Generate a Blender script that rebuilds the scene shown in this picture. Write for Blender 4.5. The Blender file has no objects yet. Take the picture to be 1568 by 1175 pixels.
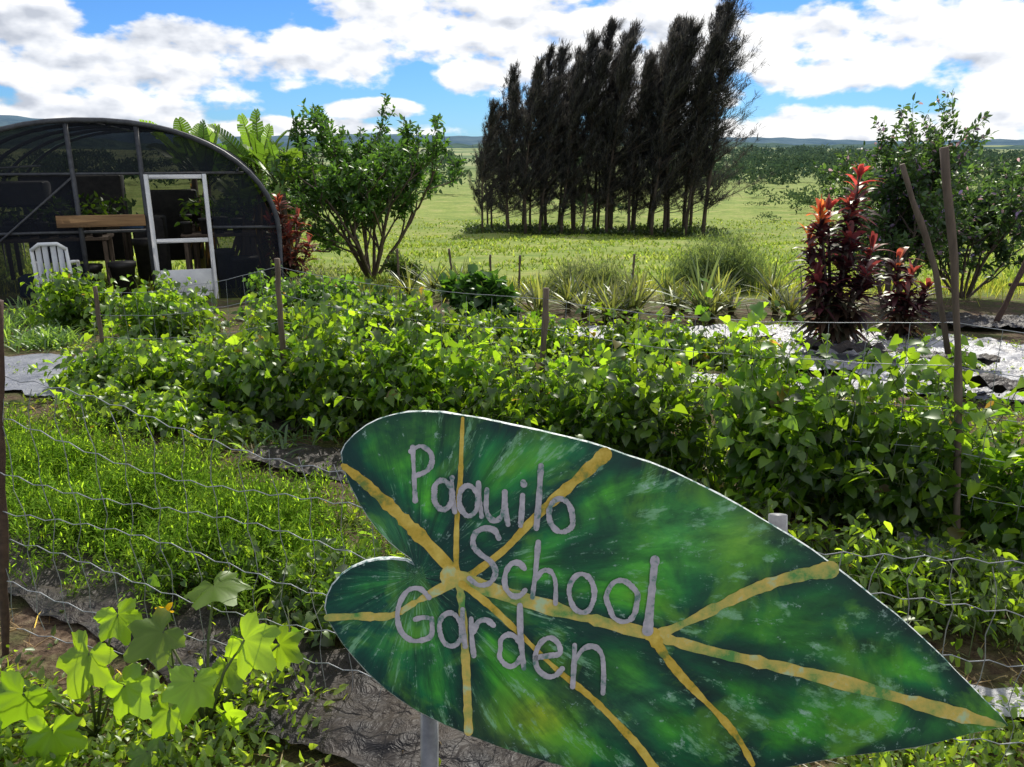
import bpy, math, numpy as np
from mathutils import Vector, geometry
R=np.random.default_rng(7)
rad=math.radians
scene=bpy.context.scene
scene.view_settings.view_transform='Standard'
scene.view_settings.look='None'
scene.view_settings.exposure=0

# ---------------------------------------------------------------- terrain
def gh(x,y):
    x=np.asarray(x,float); y=np.asarray(y,float)
    d=np.maximum(y,0)
    z=np.interp(d,[0,4,11.2,50,100,180,400,900,1500,3000,4500],
                  [0,0,-.432,-3.35,-3.6,-3.2,-1.5,3,9,24,30])
    near=np.exp(-(d/9)**2)
    z=z+0.012*np.sin(x*5.1+y*2.3)*near+0.01*np.sin(x*11+1.3)*np.sin(y*9.1)*near
    far=np.clip((d-14)/30,0,1)
    z=z+far*(0.10*np.sin(x*.31+y*.17)+0.07*np.sin(x*.83-y*.47))
    ff=np.clip((d-300)/1200,0,1)
    z=z+ff*(3*np.sin(x*.004+1)+2*np.sin(x*.011+y*.003))
    return z

# ---------------------------------------------------------------- node helpers
def newmat(name):
    m=bpy.data.materials.new(name); m.use_nodes=True
    nt=m.node_tree; nt.nodes.clear()
    out=nt.nodes.new('ShaderNodeOutputMaterial')
    return m,nt,out
def N(nt,t,**k):
    n=nt.nodes.new(t)
    for a,b in k.items(): setattr(n,a,b)
    return n
def noise(nt,scale,detail=5,rough=.6,vec=None,dist=0):
    n=N(nt,'ShaderNodeTexNoise'); n.inputs['Scale'].default_value=scale
    n.inputs['Detail'].default_value=detail; n.inputs['Roughness'].default_value=rough
    n.inputs['Distortion'].default_value=dist
    if vec is not None: nt.links.new(vec,n.inputs['Vector'])
    return n.outputs['Fac']
def ramp(nt,fac,stops):
    r=N(nt,'ShaderNodeValToRGB'); e=r.color_ramp.elements
    while len(e)<len(stops): e.new(.5)
    for i,(p,c) in enumerate(stops):
        e[i].position=p; e[i].color=(*c,1) if len(c)==3 else c
    nt.links.new(fac,r.inputs['Fac']); return r.outputs['Color']
def mixc(nt,f,a,b,mode='MIX'):
    m=N(nt,'ShaderNodeMix',data_type='RGBA',blend_type=mode)
    for s,v in ((0,f),(6,a),(7,b)):
        if hasattr(v,'is_linked') or hasattr(v,'links'): nt.links.new(v,m.inputs[s])
        else: m.inputs[s].default_value=v if s==0 else (*v,1)
    return m.outputs[2]
def M(nt,op,a,b=None,c=None,clamp=False):
    m=N(nt,'ShaderNodeMath',operation=op,use_clamp=clamp)
    for i,v in enumerate((a,b,c)):
        if v is None: continue
        if isinstance(v,(int,float)): m.inputs[i].default_value=v
        else: nt.links.new(v,m.inputs[i])
    return m.outputs[0]
def bump(nt,h,strength=.4,dist=.02):
    b=N(nt,'ShaderNodeBump'); b.inputs['Strength'].default_value=strength
    b.inputs['Distance'].default_value=dist; nt.links.new(h,b.inputs['Height']); return b.outputs[0]
def pos(nt): return N(nt,'ShaderNodeNewGeometry').outputs['Position']
def objc(nt): return N(nt,'ShaderNodeTexCoord').outputs['Object']

def leafmat(name,trans=.5,tint=(3.4,3.2,1.2),gloss=.06,rough=.4):
    m,nt,out=newmat(name)
    a=N(nt,'ShaderNodeAttribute',attribute_name='Col');col=a.outputs['Color']
    d=N(nt,'ShaderNodeBsdfDiffuse');nt.links.new(col,d.inputs['Color'])
    t=N(nt,'ShaderNodeBsdfTranslucent')
    nt.links.new(mixc(nt,1.0,col,tint,'MULTIPLY'),t.inputs['Color'])
    mx=N(nt,'ShaderNodeMixShader'); mx.inputs[0].default_value=trans
    nt.links.new(d.outputs[0],mx.inputs[1]); nt.links.new(t.outputs[0],mx.inputs[2])
    o=mx.outputs[0]
    if gloss>0:
        g=N(nt,'ShaderNodeBsdfGlossy');g.inputs['Roughness'].default_value=rough;g.inputs['Color'].default_value=(.9,.95,.85,1)
        m2=N(nt,'ShaderNodeMixShader');m2.inputs[0].default_value=gloss
        nt.links.new(o,m2.inputs[1]);nt.links.new(g.outputs[0],m2.inputs[2]);o=m2.outputs[0]
    nt.links.new(o,out.inputs[0]); return m
def surf(name,stops,scale=8,rough=.7,metal=0,bs=.3,bd=.01,spec=.4,stretch=None,detail=5):
    m,nt,out=newmat(name)
    v=objc(nt)
    if stretch:
        mp=N(nt,'ShaderNodeMapping'); mp.inputs['Scale'].default_value=stretch
        nt.links.new(v,mp.inputs[0]); v=mp.outputs[0]
    n=noise(nt,scale,detail,.65,v)
    p=N(nt,'ShaderNodeBsdfPrincipled')
    nt.links.new(ramp(nt,n,stops),p.inputs['Base Color'])
    p.inputs['Roughness'].default_value=rough; p.inputs['Metallic'].default_value=metal
    p.inputs['Specular IOR Level'].default_value=spec
    if bs: nt.links.new(bump(nt,n,bs,bd),p.inputs['Normal'])
    nt.links.new(p.outputs[0],out.inputs[0]); return m

LEAF=leafmat('garden_leaf',.58,(4.3,3.8,1.1),.045)
FEATH=leafmat('feathery_leaf',.5,(3.2,3.0,1.0),0)
TREELEAF=leafmat('tree_leaf',.42,(2.6,2.7,1.0),.05)
FARLEAF=leafmat('far_foliage',.2,(1.5,1.5,1.0),0)
NEEDLE=leafmat('ironwood_needles',.3,(1.6,1.5,1.4),0)
RED=leafmat('ti_leaf',.45,(3.0,1.8,1.3),.06)
BARK=surf('bark',[(.3,(.05,.035,.025)),(.7,(.16,.12,.09))],18,.9,stretch=(1,1,.2))
STEM=surf('green_stem',[(.3,(.05,.08,.02)),(.7,(.12,.14,.05))],20,.7,bs=0)
WOODP=surf('weathered_stake',[(.3,(.07,.05,.035)),(.7,(.19,.14,.10))],30,.85,stretch=(1,1,.12))
METAL=surf('galvanised_steel',[(.3,(.14,.14,.145)),(.7,(.26,.26,.26))],30,.55,.4,.1,.002)
WIRE=surf('fence_wire',[(.3,(.25,.26,.27)),(.7,(.45,.46,.47))],60,.45,.5,0)
RUST=surf('rusty_post',[(.3,(.05,.03,.022)),(.7,(.11,.065,.045))],40,.85)
PLASTW=surf('white_plastic',[(.3,(.6,.6,.6)),(.7,(.78,.78,.76))],5,.4)
PLANK=surf('plank_wood',[(.3,(.16,.085,.035)),(.7,(.32,.19,.08))],12,.75,stretch=(.2,1,3))
DARKP=surf('dark_pipe',[(.3,(.03,.03,.035)),(.7,(.08,.085,.09))],15,.45)
POT=surf('black_pot',[(.3,(.012,.012,.013)),(.7,(.05,.045,.04))],10,.55)
BLUEP=surf('blue_plastic',[(.3,(.03,.07,.14)),(.7,(.06,.12,.22))],6,.5)

# ---------------------------------------------------------------- mesh builder
class MB:
    def __init__(s): s.V=[];s.F=[];s.C=[];s.I=[];s.n=0
    def add(s,V,F,col=(.5,.5,.5),mi=0):
        V=np.asarray(V,float).reshape(-1,3); F=np.asarray(F,int).reshape(-1,3)
        C=np.ones((len(V),4)); C[:,:3]=col
        s.V.append(V);s.F.append(F+s.n);s.C.append(C);s.I.append(np.full(len(F),mi));s.n+=len(V)
    def obj(s,name,mats,parent=None,smooth=False,loc=None):
        V=np.concatenate(s.V);F=np.concatenate(s.F);C=np.concatenate(s.C);I=np.concatenate(s.I)
        if loc is not None: V=V-np.array(loc)
        me=bpy.data.meshes.new(name)
        me.vertices.add(len(V)); me.vertices.foreach_set('co',V.ravel())
        me.loops.add(len(F)*3); me.loops.foreach_set('vertex_index',F.ravel())
        me.polygons.add(len(F)); me.polygons.foreach_set('loop_start',np.arange(len(F))*3)
        me.polygons.foreach_set('material_index',I)
        if smooth: me.polygons.foreach_set('use_smooth',np.ones(len(F),bool))
        a=me.color_attributes.new('Col','FLOAT_COLOR','POINT'); a.data.foreach_set('color',C.ravel())
        for m in mats: me.materials.append(m)
        me.update(calc_edges=True)
        o=bpy.data.objects.new(name,me); scene.collection.objects.link(o)
        if loc is not None: o.location=loc
        if parent: o.parent=parent
        return o
def nrm(a): return a/np.maximum(np.linalg.norm(a,axis=-1,keepdims=True),1e-9)
def tube(mb,pts,r,col=(.5,.5,.5),mi=0,sides=6,cap=True):
    pts=np.asarray(pts,float); k=len(pts); r=np.broadcast_to(np.asarray(r,float),(k,))
    t=nrm(np.gradient(pts,axis=0))
    ref=np.array([0,0,1.]) if abs(t[:,2]).mean()<.8 else np.array([1.,0,0])
    a=nrm(np.cross(t,ref)); b=np.cross(t,a)
    th=np.arange(sides)/sides*2*np.pi+.3
    V=pts[:,None]+r[:,None,None]*(np.cos(th)[None,:,None]*a[:,None]+np.sin(th)[None,:,None]*b[:,None])
    F=[]
    for i in range(k-1):
        for j in range(sides):
            p,q=i*sides+j,i*sides+(j+1)%sides
            F+=[(p,q,q+sides),(p,q+sides,p+sides)]
    if cap:
        for j in range(1,sides-1):
            F+=[(0,j+1,j),((k-1)*sides,(k-1)*sides+j,(k-1)*sides+j+1)]
    mb.add(V,F,col,mi)
def tubes(mb,P,r0,r1,col=(.08,.1,.03),mi=1):
    n,k,_=P.shape
    t=nrm(np.gradient(P,axis=1)); a=nrm(np.cross(t,nrm(np.array([.3,.5,.2])))); b=np.cross(t,a)
    th=np.arange(3)/3*2*np.pi; r=np.linspace(r0,r1,k)
    V=P[:,:,None]+r[None,:,None,None]*(np.cos(th)[:,None]*a[:,:,None]+np.sin(th)[:,None]*b[:,:,None])
    f=[]
    for i in range(k-1):
        for j in range(3):
            p,q=i*3+j,i*3+(j+1)%3
            f+=[(p,q,q+3),(p,q+3,p+3)]
    F=np.array(f)[None]+(np.arange(n)*k*3)[:,None,None]
    mb.add(V,F,col,mi)
def box(mb,c,s,rot=0,col=(.5,.5,.5),mi=0,bev=.006):
    c=np.array(c,float); h=np.array(s,float)/2
    b=min(bev,h.min()*.4)
    V=[];ids={}
    for sx in(-1,1):
        for sy in(-1,1):
            for sz in(-1,1):
                for ax in range(3):
                    v=np.array([sx,sy,sz])*h
                    for q in range(3):
                        if q!=ax: v[q]-=np.sign(v[q])*b
                    ids[(sx,sy,sz,ax)]=len(V);V.append(v)
    F=[]
    def quad(a,b_,c_,d):
        F.append((a,b_,c_));F.append((a,c_,d))
    for ax in range(3):
        o=[q for q in range(3) if q!=ax]
        for s_ in(-1,1):
            L=[]
            for (u,v) in((-1,-1),(1,-1),(1,1),(-1,1)):
                k=[0,0,0];k[ax]=s_;k[o[0]]=u;k[o[1]]=v;L.append(ids[(*k,ax)])
            quad(*L)
        for u in(-1,1):
            for v in(-1,1):
                k0=[0,0,0];k0[ax]=-1;k0[o[0]]=u;k0[o[1]]=v;k1=list(k0);k1[ax]=1
                quad(ids[(*k0,o[0])],ids[(*k1,o[0])],ids[(*k1,o[1])],ids[(*k0,o[1])])
    for sx in(-1,1):
        for sy in(-1,1):
            for sz in(-1,1): F.append(tuple(ids[(sx,sy,sz,a)] for a in range(3)))
    V=np.array(V);cr,sr=math.cos(rot),math.sin(rot)
    V=V@np.array([[cr,sr,0],[-sr,cr,0],[0,0,1]])+c
    mb.add(V,F,col,mi)

OV=(np.array([(0,0,0),(0,.45,0),(0,1,-.13),(.24,.25,.07),(.2,.62,.04),(-.24,.25,.07),(-.2,.62,.04)]),
    np.array([(0,3,1),(3,4,1),(4,2,1),(0,1,5),(5,1,6),(6,1,2)]))
HT=(np.array([(0,0,0),(0,.45,0),(0,1,-.16),(.26,-.14,.03),(.44,.12,.12),(.32,.5,.07),(-.26,-.14,.03),(-.44,.12,.12),(-.32,.5,.07)]),
    np.array([(0,3,4),(0,4,1),(4,5,1),(5,2,1),(0,7,6),(0,1,7),(7,1,8),(8,1,2)]))
def palm():
    ka=np.radians([-165,-140,-112,-92,-74,-56,-36,-22,0,22,36,56,74,92,112,140,165])
    kr=np.array([.26,.40,.50,.36,.46,.62,.44,.46,.72,.46,.44,.62,.46,.36,.50,.40,.26])
    A=np.linspace(ka[0],ka[-1],45);V=[(0,0,0)];ri=[]
    for i,a in enumerate(A):
        r=float(np.interp(a,ka,kr))*(1.04 if i%2 else .97)
        ri.append((r*math.sin(a),.05+r*math.cos(a),.05*math.sin(a*2.3+.6)-.13*r*r+.03*math.sin(a*7)))
    for (x,y,z) in ri: V.append((x*.55,.03+(y-.03)*.55,z*.3+.03))
    V+=ri;n=len(A);F=[(0,i+1,i) for i in range(1,n)]
    for i in range(1,n):F+=[(i,i+1,i+1+n),(i,i+1+n,i+n)]
    return np.array(V),np.array(F)
PL=palm()
def leaves(mb,T,P,axis,up,scale,col,mi=0):
    TV,TF=T; n=len(P)
    y=nrm(axis);x=nrm(np.cross(y,up));z=np.cross(x,y)
    Rm=np.stack([x,y,z],-1)
    V=np.einsum('nij,kj->nki',Rm,TV)*np.asarray(scale).reshape(-1,1,1)+P[:,None]
    F=TF[None]+(np.arange(n)*len(TV))[:,None,None]
    C=np.repeat(np.broadcast_to(col,(n,3)),len(TV),0)
    mb.add(V,F,C,mi)
def blades(mb,P,D,L,W,droop,col,seg=4,mi=0,prof=None):
    n=len(P);D=nrm(D);L=np.broadcast_to(L,(n,));W=np.broadcast_to(W,(n,));droop=np.broadcast_to(droop,(n,))
    t=np.linspace(0,1,seg+1)
    if prof is None: prof=np.clip(np.sin(np.pi*(t*.85+.15))**.7,0,1); prof[-1]=.03
    C=P[:,None]+D[:,None]*(L[:,None]*t)[:,:,None]
    C[:,:,2]-=(droop*L)[:,None]*t[None]**2
    rnd=R.normal(size=(n,3))*.15
    S=nrm(np.cross(D,np.array([0,0,1.])+rnd))
    off=S[:,None]*(W[:,None]*prof[None]*.5)[:,:,None]
    V=np.stack([C-off,C+off],2)
    f=[]
    for i in range(seg):
        a=i*2;f+=[(a,a+1,a+3),(a,a+3,a+2)]
    F=np.array(f)[None]+(np.arange(n)*(seg+1)*2)[:,None,None]
    Cc=np.repeat(np.broadcast_to(col,(n,3)),(seg+1)*2,0)
    mb.add(V,F,Cc,mi)
def cols(n,a,b,sat=.25):
    t=R.random((n,1));c=np.array(a)*(1-t)+np.array(b)*t
    return c*(1+sat*R.normal(size=(n,1))).clip(.35,1.8)
def unit(n):
    return nrm(R.normal(size=(n,3)))
G1=(.035,.085,.012);G2=(.12,.20,.022)

def vine_row(name,line,heights,width,dens,lsize,c1=G1,c2=G2,T=HT,k=13,step=.06,loose=.3,per=2,mat=LEAF,pull=.9,hang=.75,gap=0,vary=.24):
    mb=MB()
    line=np.array(line,float);seg=np.linalg.norm(np.diff(line,axis=0),axis=1);cum=np.r_[0,np.cumsum(seg)]
    n=int(dens*cum[-1])
    s=R.random(n)*cum[-1]
    if gap:
        s=s[(np.sin(s*5.3+line[0,1])+.7*np.sin(s*11.7)+R.normal(size=n)*.4)>-gap];n=len(s)
    x=np.interp(s,cum,line[:,0]);y=np.interp(s,cum,line[:,1]);H=np.interp(s,cum,heights)
    clump=np.sin(s*4.1+line[0,0])*np.sin(s*1.7+2)+.8*np.sin(s*9+1)
    H=H*(.72+vary*clump+.18*R.normal(size=n))
    H=np.where(R.random(n)<.06,H*1.35,H)
    H=np.clip(H,.06,None)
    x=x+R.normal(size=n)*width*.28;y=y+R.normal(size=n)*width*.28
    p=np.stack([x,y,gh(x,y)],1);p0=p.copy();P=np.zeros((n,k,3));d=nrm(np.stack([R.normal(size=n)*loose,R.normal(size=n)*loose,np.ones(n)],1))
    g=gh(x,y)
    for i in range(k):
        P[:,i]=p;p=p+d*step*(.7+.6*R.random((n,1)))
        d=d+R.normal(size=(n,3))*.3
        d[:,:2]+=(p0-p)[:,:2]*pull
        over=(p[:,2]-g>H); d[over,2]-=1.1
        low=(p[:,2]-g<.05); d[low,2]=abs(d[low,2])+.2
        d=nrm(d)
    P[:,:,2]=np.maximum(P[:,:,2],gh(P[:,:,0],P[:,:,1])+.01)
    tubes(mb,P,.0035,.0015,(.09,.12,.035),1)
    plant=np.repeat((.72+.5*(.5+.5*np.sin(s*6.3+2))*(.6+.8*R.random(n))),(k-1)*per)
    Q=np.repeat(P[:,1:].reshape(-1,3),per,0);m=len(Q)
    o=unit(m);o[:,2]=abs(o[:,2])*.35+.05;o=nrm(o)
    Q=Q+o*lsize*(.2+.7*R.random((m,1)))
    ax=o*.8+np.array([0,0,-hang])+R.normal(size=(m,3))*.3
    up=np.array([0,0,.7])+o*.5+R.normal(size=(m,3))*.55
    sc=lsize*(.35+.8*R.random(m))
    c=cols(m,c1,c2)*plant[:,None];yk=R.random(m)<.006;c[yk]=cols(yk.sum(),(.2,.16,.04),(.14,.09,.05))
    leaves(mb,T,Q,ax,up,sc,c,0)
    return mb.obj(name,[mat,STEM])

def weeds(mb,x,y,size,c1,c2,per=7,T=OV,h=.06):
    n=len(x);b=np.stack([x,y,gh(x,y)],1);B=np.repeat(b,per,0);m=len(B)
    o=unit(m);o[:,2]=abs(o[:,2])*.8+.1
    P=B+o*h*R.random((m,1));P[:,2]+=.004
    leaves(mb,T,P,o,np.array([0,0,1.])+R.normal(size=(m,3))*.4,size*(.5+.8*R.random(m)),cols(m,c1,c2))

# ---------------------------------------------------------------- ground
def sgrid():
    ys=np.r_[np.linspace(-12,16,150),16*np.geomspace(1.012,280,110)]
    u=np.linspace(-1,1,161);xs=np.sinh(u*6.5)/np.sinh(6.5)*3500+u*14
    X,Y=np.meshgrid(xs,ys)
    V=np.stack([X,Y,gh(X,Y)],-1).reshape(-1,3)
    w=len(xs);a=(np.arange(len(ys)-1)[:,None]*w+np.arange(w-1)[None]).ravel()
    F=np.concatenate([np.stack([a,a+1,a+w+1],1),np.stack([a,a+w+1,a+w],1)])
    return V,F
m,nt,out=newmat('ground_mat')
ps=pos(nt)
sep=N(nt,'ShaderNodeSeparateXYZ');nt.links.new(ps,sep.inputs[0])
n1=noise(nt,3.5,6,.7,ps);n2=noise(nt,28,5,.7,ps);n3=noise(nt,.45,6,.65,ps);n4=noise(nt,.012,6,.6,ps)
soil=ramp(nt,n2,[(.3,(.035,.023,.015)),(.5,(.11,.075,.05)),(.72,(.28,.21,.14))])
soil=mixc(nt,ramp(nt,n1,[(.45,(0,0,0)),(.62,(1,1,1))]),soil,(.07,.085,.025))
past=ramp(nt,n3,[(.3,(.13,.20,.04)),(.5,(.22,.28,.06)),(.7,(.34,.34,.12))])
past=mixc(nt,.7,past,ramp(nt,n1,[(.3,(.55,.55,.5)),(.7,(1.35,1.35,1.3))]),'MULTIPLY')
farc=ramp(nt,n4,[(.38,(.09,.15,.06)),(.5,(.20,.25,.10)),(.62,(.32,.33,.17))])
fy=M(nt,'ADD',sep.outputs['Y'],M(nt,'MULTIPLY',n1,3.0))
k1=N(nt,'ShaderNodeMapRange');k1.inputs['From Min'].default_value=12.3;k1.inputs['From Max'].default_value=14.2;nt.links.new(fy,k1.inputs[0])
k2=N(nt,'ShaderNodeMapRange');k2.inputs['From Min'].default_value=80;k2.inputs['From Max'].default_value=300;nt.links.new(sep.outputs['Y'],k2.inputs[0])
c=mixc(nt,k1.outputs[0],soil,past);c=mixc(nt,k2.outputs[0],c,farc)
p=N(nt,'ShaderNodeBsdfPrincipled');nt.links.new(c,p.inputs['Base Color']);p.inputs['Roughness'].default_value=.95;p.inputs['Specular IOR Level'].default_value=.1
nt.links.new(bump(nt,n2,.8,.03),p.inputs['Normal']);nt.links.new(p.outputs[0],out.inputs[0])
mb=MB();mb.add(*sgrid());mb.obj('ground',[m],smooth=True)

# pasture grass
mb=MB()
n=26000
yy=13+R.random(n)**1.5*50;xx=(R.random(n)*2-1)*(yy*.72+4)+1
den=np.sin(xx*.9+1)*np.sin(yy*.7)+np.sin(xx*.31+2)*np.sin(yy*.23)+R.normal(size=n)*.8
k=den>-.4;xx,yy,den=xx[k],yy[k],den[k];n=len(xx)
P=np.repeat(np.stack([xx,yy,gh(xx,yy)-.01],1),4,0);q=len(P);dd=np.repeat(den,4)
D=R.normal(size=(q,3))*.45;D[:,2]=1
blades(mb,P,D,(.07+.13*R.random(q))*(1+.35*np.clip(dd,0,2)),.02+.012*(P[:,1]/14),.3,cols(q,(.11,.19,.03),(.32,.34,.09)),2)
mb.obj('pasture_grass',[leafmat('pasture_blade',.5,(2.0,2.1,1.2),0)])

# ---------------------------------------------------------------- hills
mh=surf('hill_mat',[(.35,(.07,.12,.17)),(.65,(.12,.18,.22))],.01,1,spec=0,bs=0)  # blue distance haze is painted into both hill colours
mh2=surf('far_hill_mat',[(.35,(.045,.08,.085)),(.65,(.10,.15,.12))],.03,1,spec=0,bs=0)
def hill(name,y0,x0,x1,hf,mat,dep=500):
    xs=np.linspace(x0,x1,300);mb=MB();V=[];
    for j,(t,dy) in enumerate([(0,0),(.45,dep*.25),(.85,dep*.6),(1,dep),(.6,dep*1.6)]):
        V.append(np.stack([xs,np.full_like(xs,y0+dy)+40*np.sin(xs*.01+j),-4+(hf(xs)+4)*t],1))
    w=300;a=(np.arange(4)[:,None]*w+np.arange(w-1)[None]).ravel()
    mb.add(np.concatenate(V),np.concatenate([np.stack([a,a+1,a+w+1],1),np.stack([a,a+w+1,a+w],1)]))
    mb.obj(name,[mat],smooth=True)
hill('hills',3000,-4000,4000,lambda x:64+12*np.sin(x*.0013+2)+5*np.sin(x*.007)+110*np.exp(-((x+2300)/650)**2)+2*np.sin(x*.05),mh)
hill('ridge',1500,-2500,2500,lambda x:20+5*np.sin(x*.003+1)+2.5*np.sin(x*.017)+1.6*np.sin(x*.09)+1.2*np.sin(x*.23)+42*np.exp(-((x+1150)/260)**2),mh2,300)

# ---------------------------------------------------------------- distant trees
def blobtrees(name,X,Y,S,c1,c2,per,leaf,haze=600):
    mb=MB()
    for x,y,s in zip(X,Y,S):
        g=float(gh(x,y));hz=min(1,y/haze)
        n=per;u=unit(n)*(R.random((n,1))**.4);nl=7
        lob=unit(nl)*.65;lob[:,2]=abs(lob[:,2])*.9-.1
        ctr=lob[R.integers(0,nl,n)]
        wd=.55+.65*R.random()
        P=(ctr+u*.42)*np.array([s*wd,s*wd,s*.42])+np.array([x,y,g+s*.26]);P[:,2]=np.maximum(P[:,2],g+.05)
        ca=np.array(c1)*(1-hz)+np.array([.06,.10,.10])*hz;cb=np.array(c2)*(1-hz)+np.array([.11,.16,.14])*hz  # haze put into the leaf colours, stronger with distance
        leaves(mb,OV,P,unit(n),unit(n),leaf*s*(.6+.8*R.random(n)),cols(n,ca,cb,.2))
    return mb.obj(name,[FARLEAF])
def belts(n,sgn,x0,x1,y0,y1):
    Y=y0+R.random(n)**1.2*(y1-y0);b=np.round(Y/70)*70+R.normal(size=n)*9
    Y=np.where(R.random(n)<.65,b,Y);U=R.random(n)
    cl=R.random(14);U=np.where(R.random(n)<.6,cl[R.integers(0,14,n)]+R.normal(size=n)*.035,U)
    return sgn*Y*(x0+(x1-x0)*U),Y
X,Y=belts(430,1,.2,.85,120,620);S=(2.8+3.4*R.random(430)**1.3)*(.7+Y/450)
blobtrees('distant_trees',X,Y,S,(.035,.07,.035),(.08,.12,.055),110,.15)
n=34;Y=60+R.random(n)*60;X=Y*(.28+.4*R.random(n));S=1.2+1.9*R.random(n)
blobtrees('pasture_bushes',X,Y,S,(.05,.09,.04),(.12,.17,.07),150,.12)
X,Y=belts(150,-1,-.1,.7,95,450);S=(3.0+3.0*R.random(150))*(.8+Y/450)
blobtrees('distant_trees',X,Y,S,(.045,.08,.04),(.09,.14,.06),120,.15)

# ---------------------------------------------------------------- ironwood grove
def ironwood_mesh(H,seed):
    global R
    R=np.random.default_rng(seed);mb=MB()
    bend=.4+.45*R.random()
    zz=np.linspace(0,1,9);tr=np.stack([bend*zz**2.5+.08*np.sin(zz*7+seed),.1*np.sin(zz*5+2*seed),zz*H],1)
    tube(mb,tr,np.linspace(.10,.015,9),(.1,.08,.07),1,6)
    nb=120;t=.11+.88*R.random(nb)**.85
    base=np.stack([np.interp(t,zz,tr[:,i]) for i in range(3)],1)
    az=R.random(nb)*2*np.pi
    L=(1.95*(1-t)**.62+.32)*(.35+.9*R.random(nb))
    el=np.radians(12+52*t+15*R.normal(size=nb))
    d=np.stack([np.cos(az)*np.cos(el)+.18,np.sin(az)*np.cos(el),np.sin(el)],1)
    kk=6;s=np.linspace(0,1,kk)
    Pb=base[:,None]+d[:,None]*(L[:,None]*s)[:,:,None]
    Pb[:,:,2]+=(L[:,None]*.3)*s[None]**2
    Pb[:,:,0]+=.25*L[:,None]*s[None]**2
    tubes(mb,Pb,.025,.006,(.07,.055,.045),1)
    m=nb*18;bi=R.integers(0,nb,m);ss=.2+.85*R.random(m)
    i0=np.clip((ss*(kk-1)).astype(int),0,kk-2);fr=(ss*(kk-1)-i0)[:,None]
    P=Pb[bi,i0]*(1-fr)+Pb[bi,i0+1]*fr
    per=6;Q=np.repeat(P,per,0)+R.normal(size=(m*per,3))*.06;q=len(Q)
    D=np.repeat(d[bi],per,0)*.55+R.normal(size=(q,3))*.38+np.array([.28,0,.42])
    blades(mb,Q,D,.16+.34*R.random(q),.017+.015*R.random(q),.5*R.random(q),cols(q,(.042,.044,.048),(.115,.11,.10),.3),2)  # needle colours lightened to imitate haze over the grove
    o=mb.obj('ironwood_tree',[NEEDLE,BARK]);me=o.data;bpy.data.objects.remove(o);return me
iw=[ironwood_mesh(10,100+i) for i in range(6)]
R=np.random.default_rng(21)
ox=np.array([-2.6,-2,-1,0,1,2.5,4.5,6.3,7.6,8.6,10,12,13.0,13.6]);oh=np.array([6.4,7.4,8.5,9.5,10.3,10.9,11.4,12.2,11.3,11.9,12.7,12.9,12.5,10.5])
cnt=0
for row,(yr,off) in enumerate([(50,0),(52.4,.6),(55,.2)]):
    x=-1.9+off
    while x<12.5:
        H=float(np.interp(x,ox,oh))*(.78+.25*R.random())+.2*row
        me=iw[R.integers(0,6)]
        o=bpy.data.objects.new('ironwood_tree' if cnt==0 else 'ironwood_tree.%03d'%cnt,me);scene.collection.objects.link(o)
        y=yr+R.normal()*.5
        o.location=(x,y,float(gh(x,y))-.1);o.rotation_euler=(0,R.normal()*.025,R.normal()*.5)
        s=H/10;o.scale=(s*1.1,s*1.1,s*1.02);cnt+=1
        x+=.85+.8*R.random()
mb=MB();n=1500;x=R.uniform(-3,13.5,n);y=R.normal(52,1.8,n)
weeds(mb,x,y,.2,(.03,.05,.02),(.07,.1,.03),6,OV,.4);mb.obj('grove_undergrowth',[TREELEAF])

# ---------------------------------------------------------------- broadleaf trees
def tree(name,base,stems,spread,L0,levels,leafL,c1,c2,per=26,r0=.06,upb=.35,T=OV,flower=None,seed=1,kids=(3,4,3),lr=.66,jitd=.5,inner=True,tipup=0):
    global R
    R=np.random.default_rng(seed);mb=MB();LP=[];LD=[]
    def br(p,d,L,r,lev):
        k=6;pts=[p];dd=d.copy()
        for i in range(k-1):
            dd=dd+R.normal(size=3)*.10+np.array([0,0,upb*.13+(tipup if lev>=levels else 0)]);dd/=np.linalg.norm(dd)
            p=p+dd*L/(k-1);pts.append(p)
        pts=np.array(pts);tube(mb,pts,np.linspace(r,r*.6,k),(.1,.08,.06),1,5 if lev<2 else 3,False)
        if lev>=levels-(1 if inner else 0):
            n=per;t=R.random(n)*(k-1);i=np.clip(t.astype(int),0,k-2);f=(t-i)[:,None]
            LP.append(pts[i]*(1-f)+pts[i+1]*f);LD.append(nrm(pts[i+1]-pts[i]))
        if lev<levels:
            for c in range(kids[min(lev,len(kids)-1)]):
                j=R.integers(2,k) if c else k-1
                nd=dd*.75+R.normal(size=3)*jitd;nd[2]=nd[2]*.6+upb;nd/=np.linalg.norm(nd)
                br(pts[j],nd,L*lr*(.75+.5*R.random()),r*.55,lev+1)
    b=np.array([base[0],base[1],float(gh(base[0],base[1]))-.05])
    for s in range(stems):
        a=2*np.pi*s/stems+R.normal()*.3;sp=spread*(.35+.75*R.random())
        d=np.array([math.cos(a)*sp,math.sin(a)*sp,1.]);d/=np.linalg.norm(d)
        br(b+np.array([math.cos(a),math.sin(a),0])*r0*1.2,d,L0*(.8+.4*R.random()),r0,0)
    P=np.concatenate(LP);D=np.concatenate(LD);n=len(P)
    o=unit(n);ax=nrm(D*.6+o);Q=P+o*leafL*.25
    leaves(mb,T,Q,ax+np.array([0,0,-.15]),np.array([0,0,1.])+R.normal(size=(n,3))*.6,leafL*(.5+.7*R.random(n)),cols(n,c1,c2))
    if flower is not None:
        k=R.random(n)<.06;q=int(k.sum());leaves(mb,OV,Q[k]+unit(q)*.04,unit(q),unit(q),leafL*.8,cols(q,flower,flower))
    return mb.obj(name,[TREELEAF,BARK])
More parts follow.
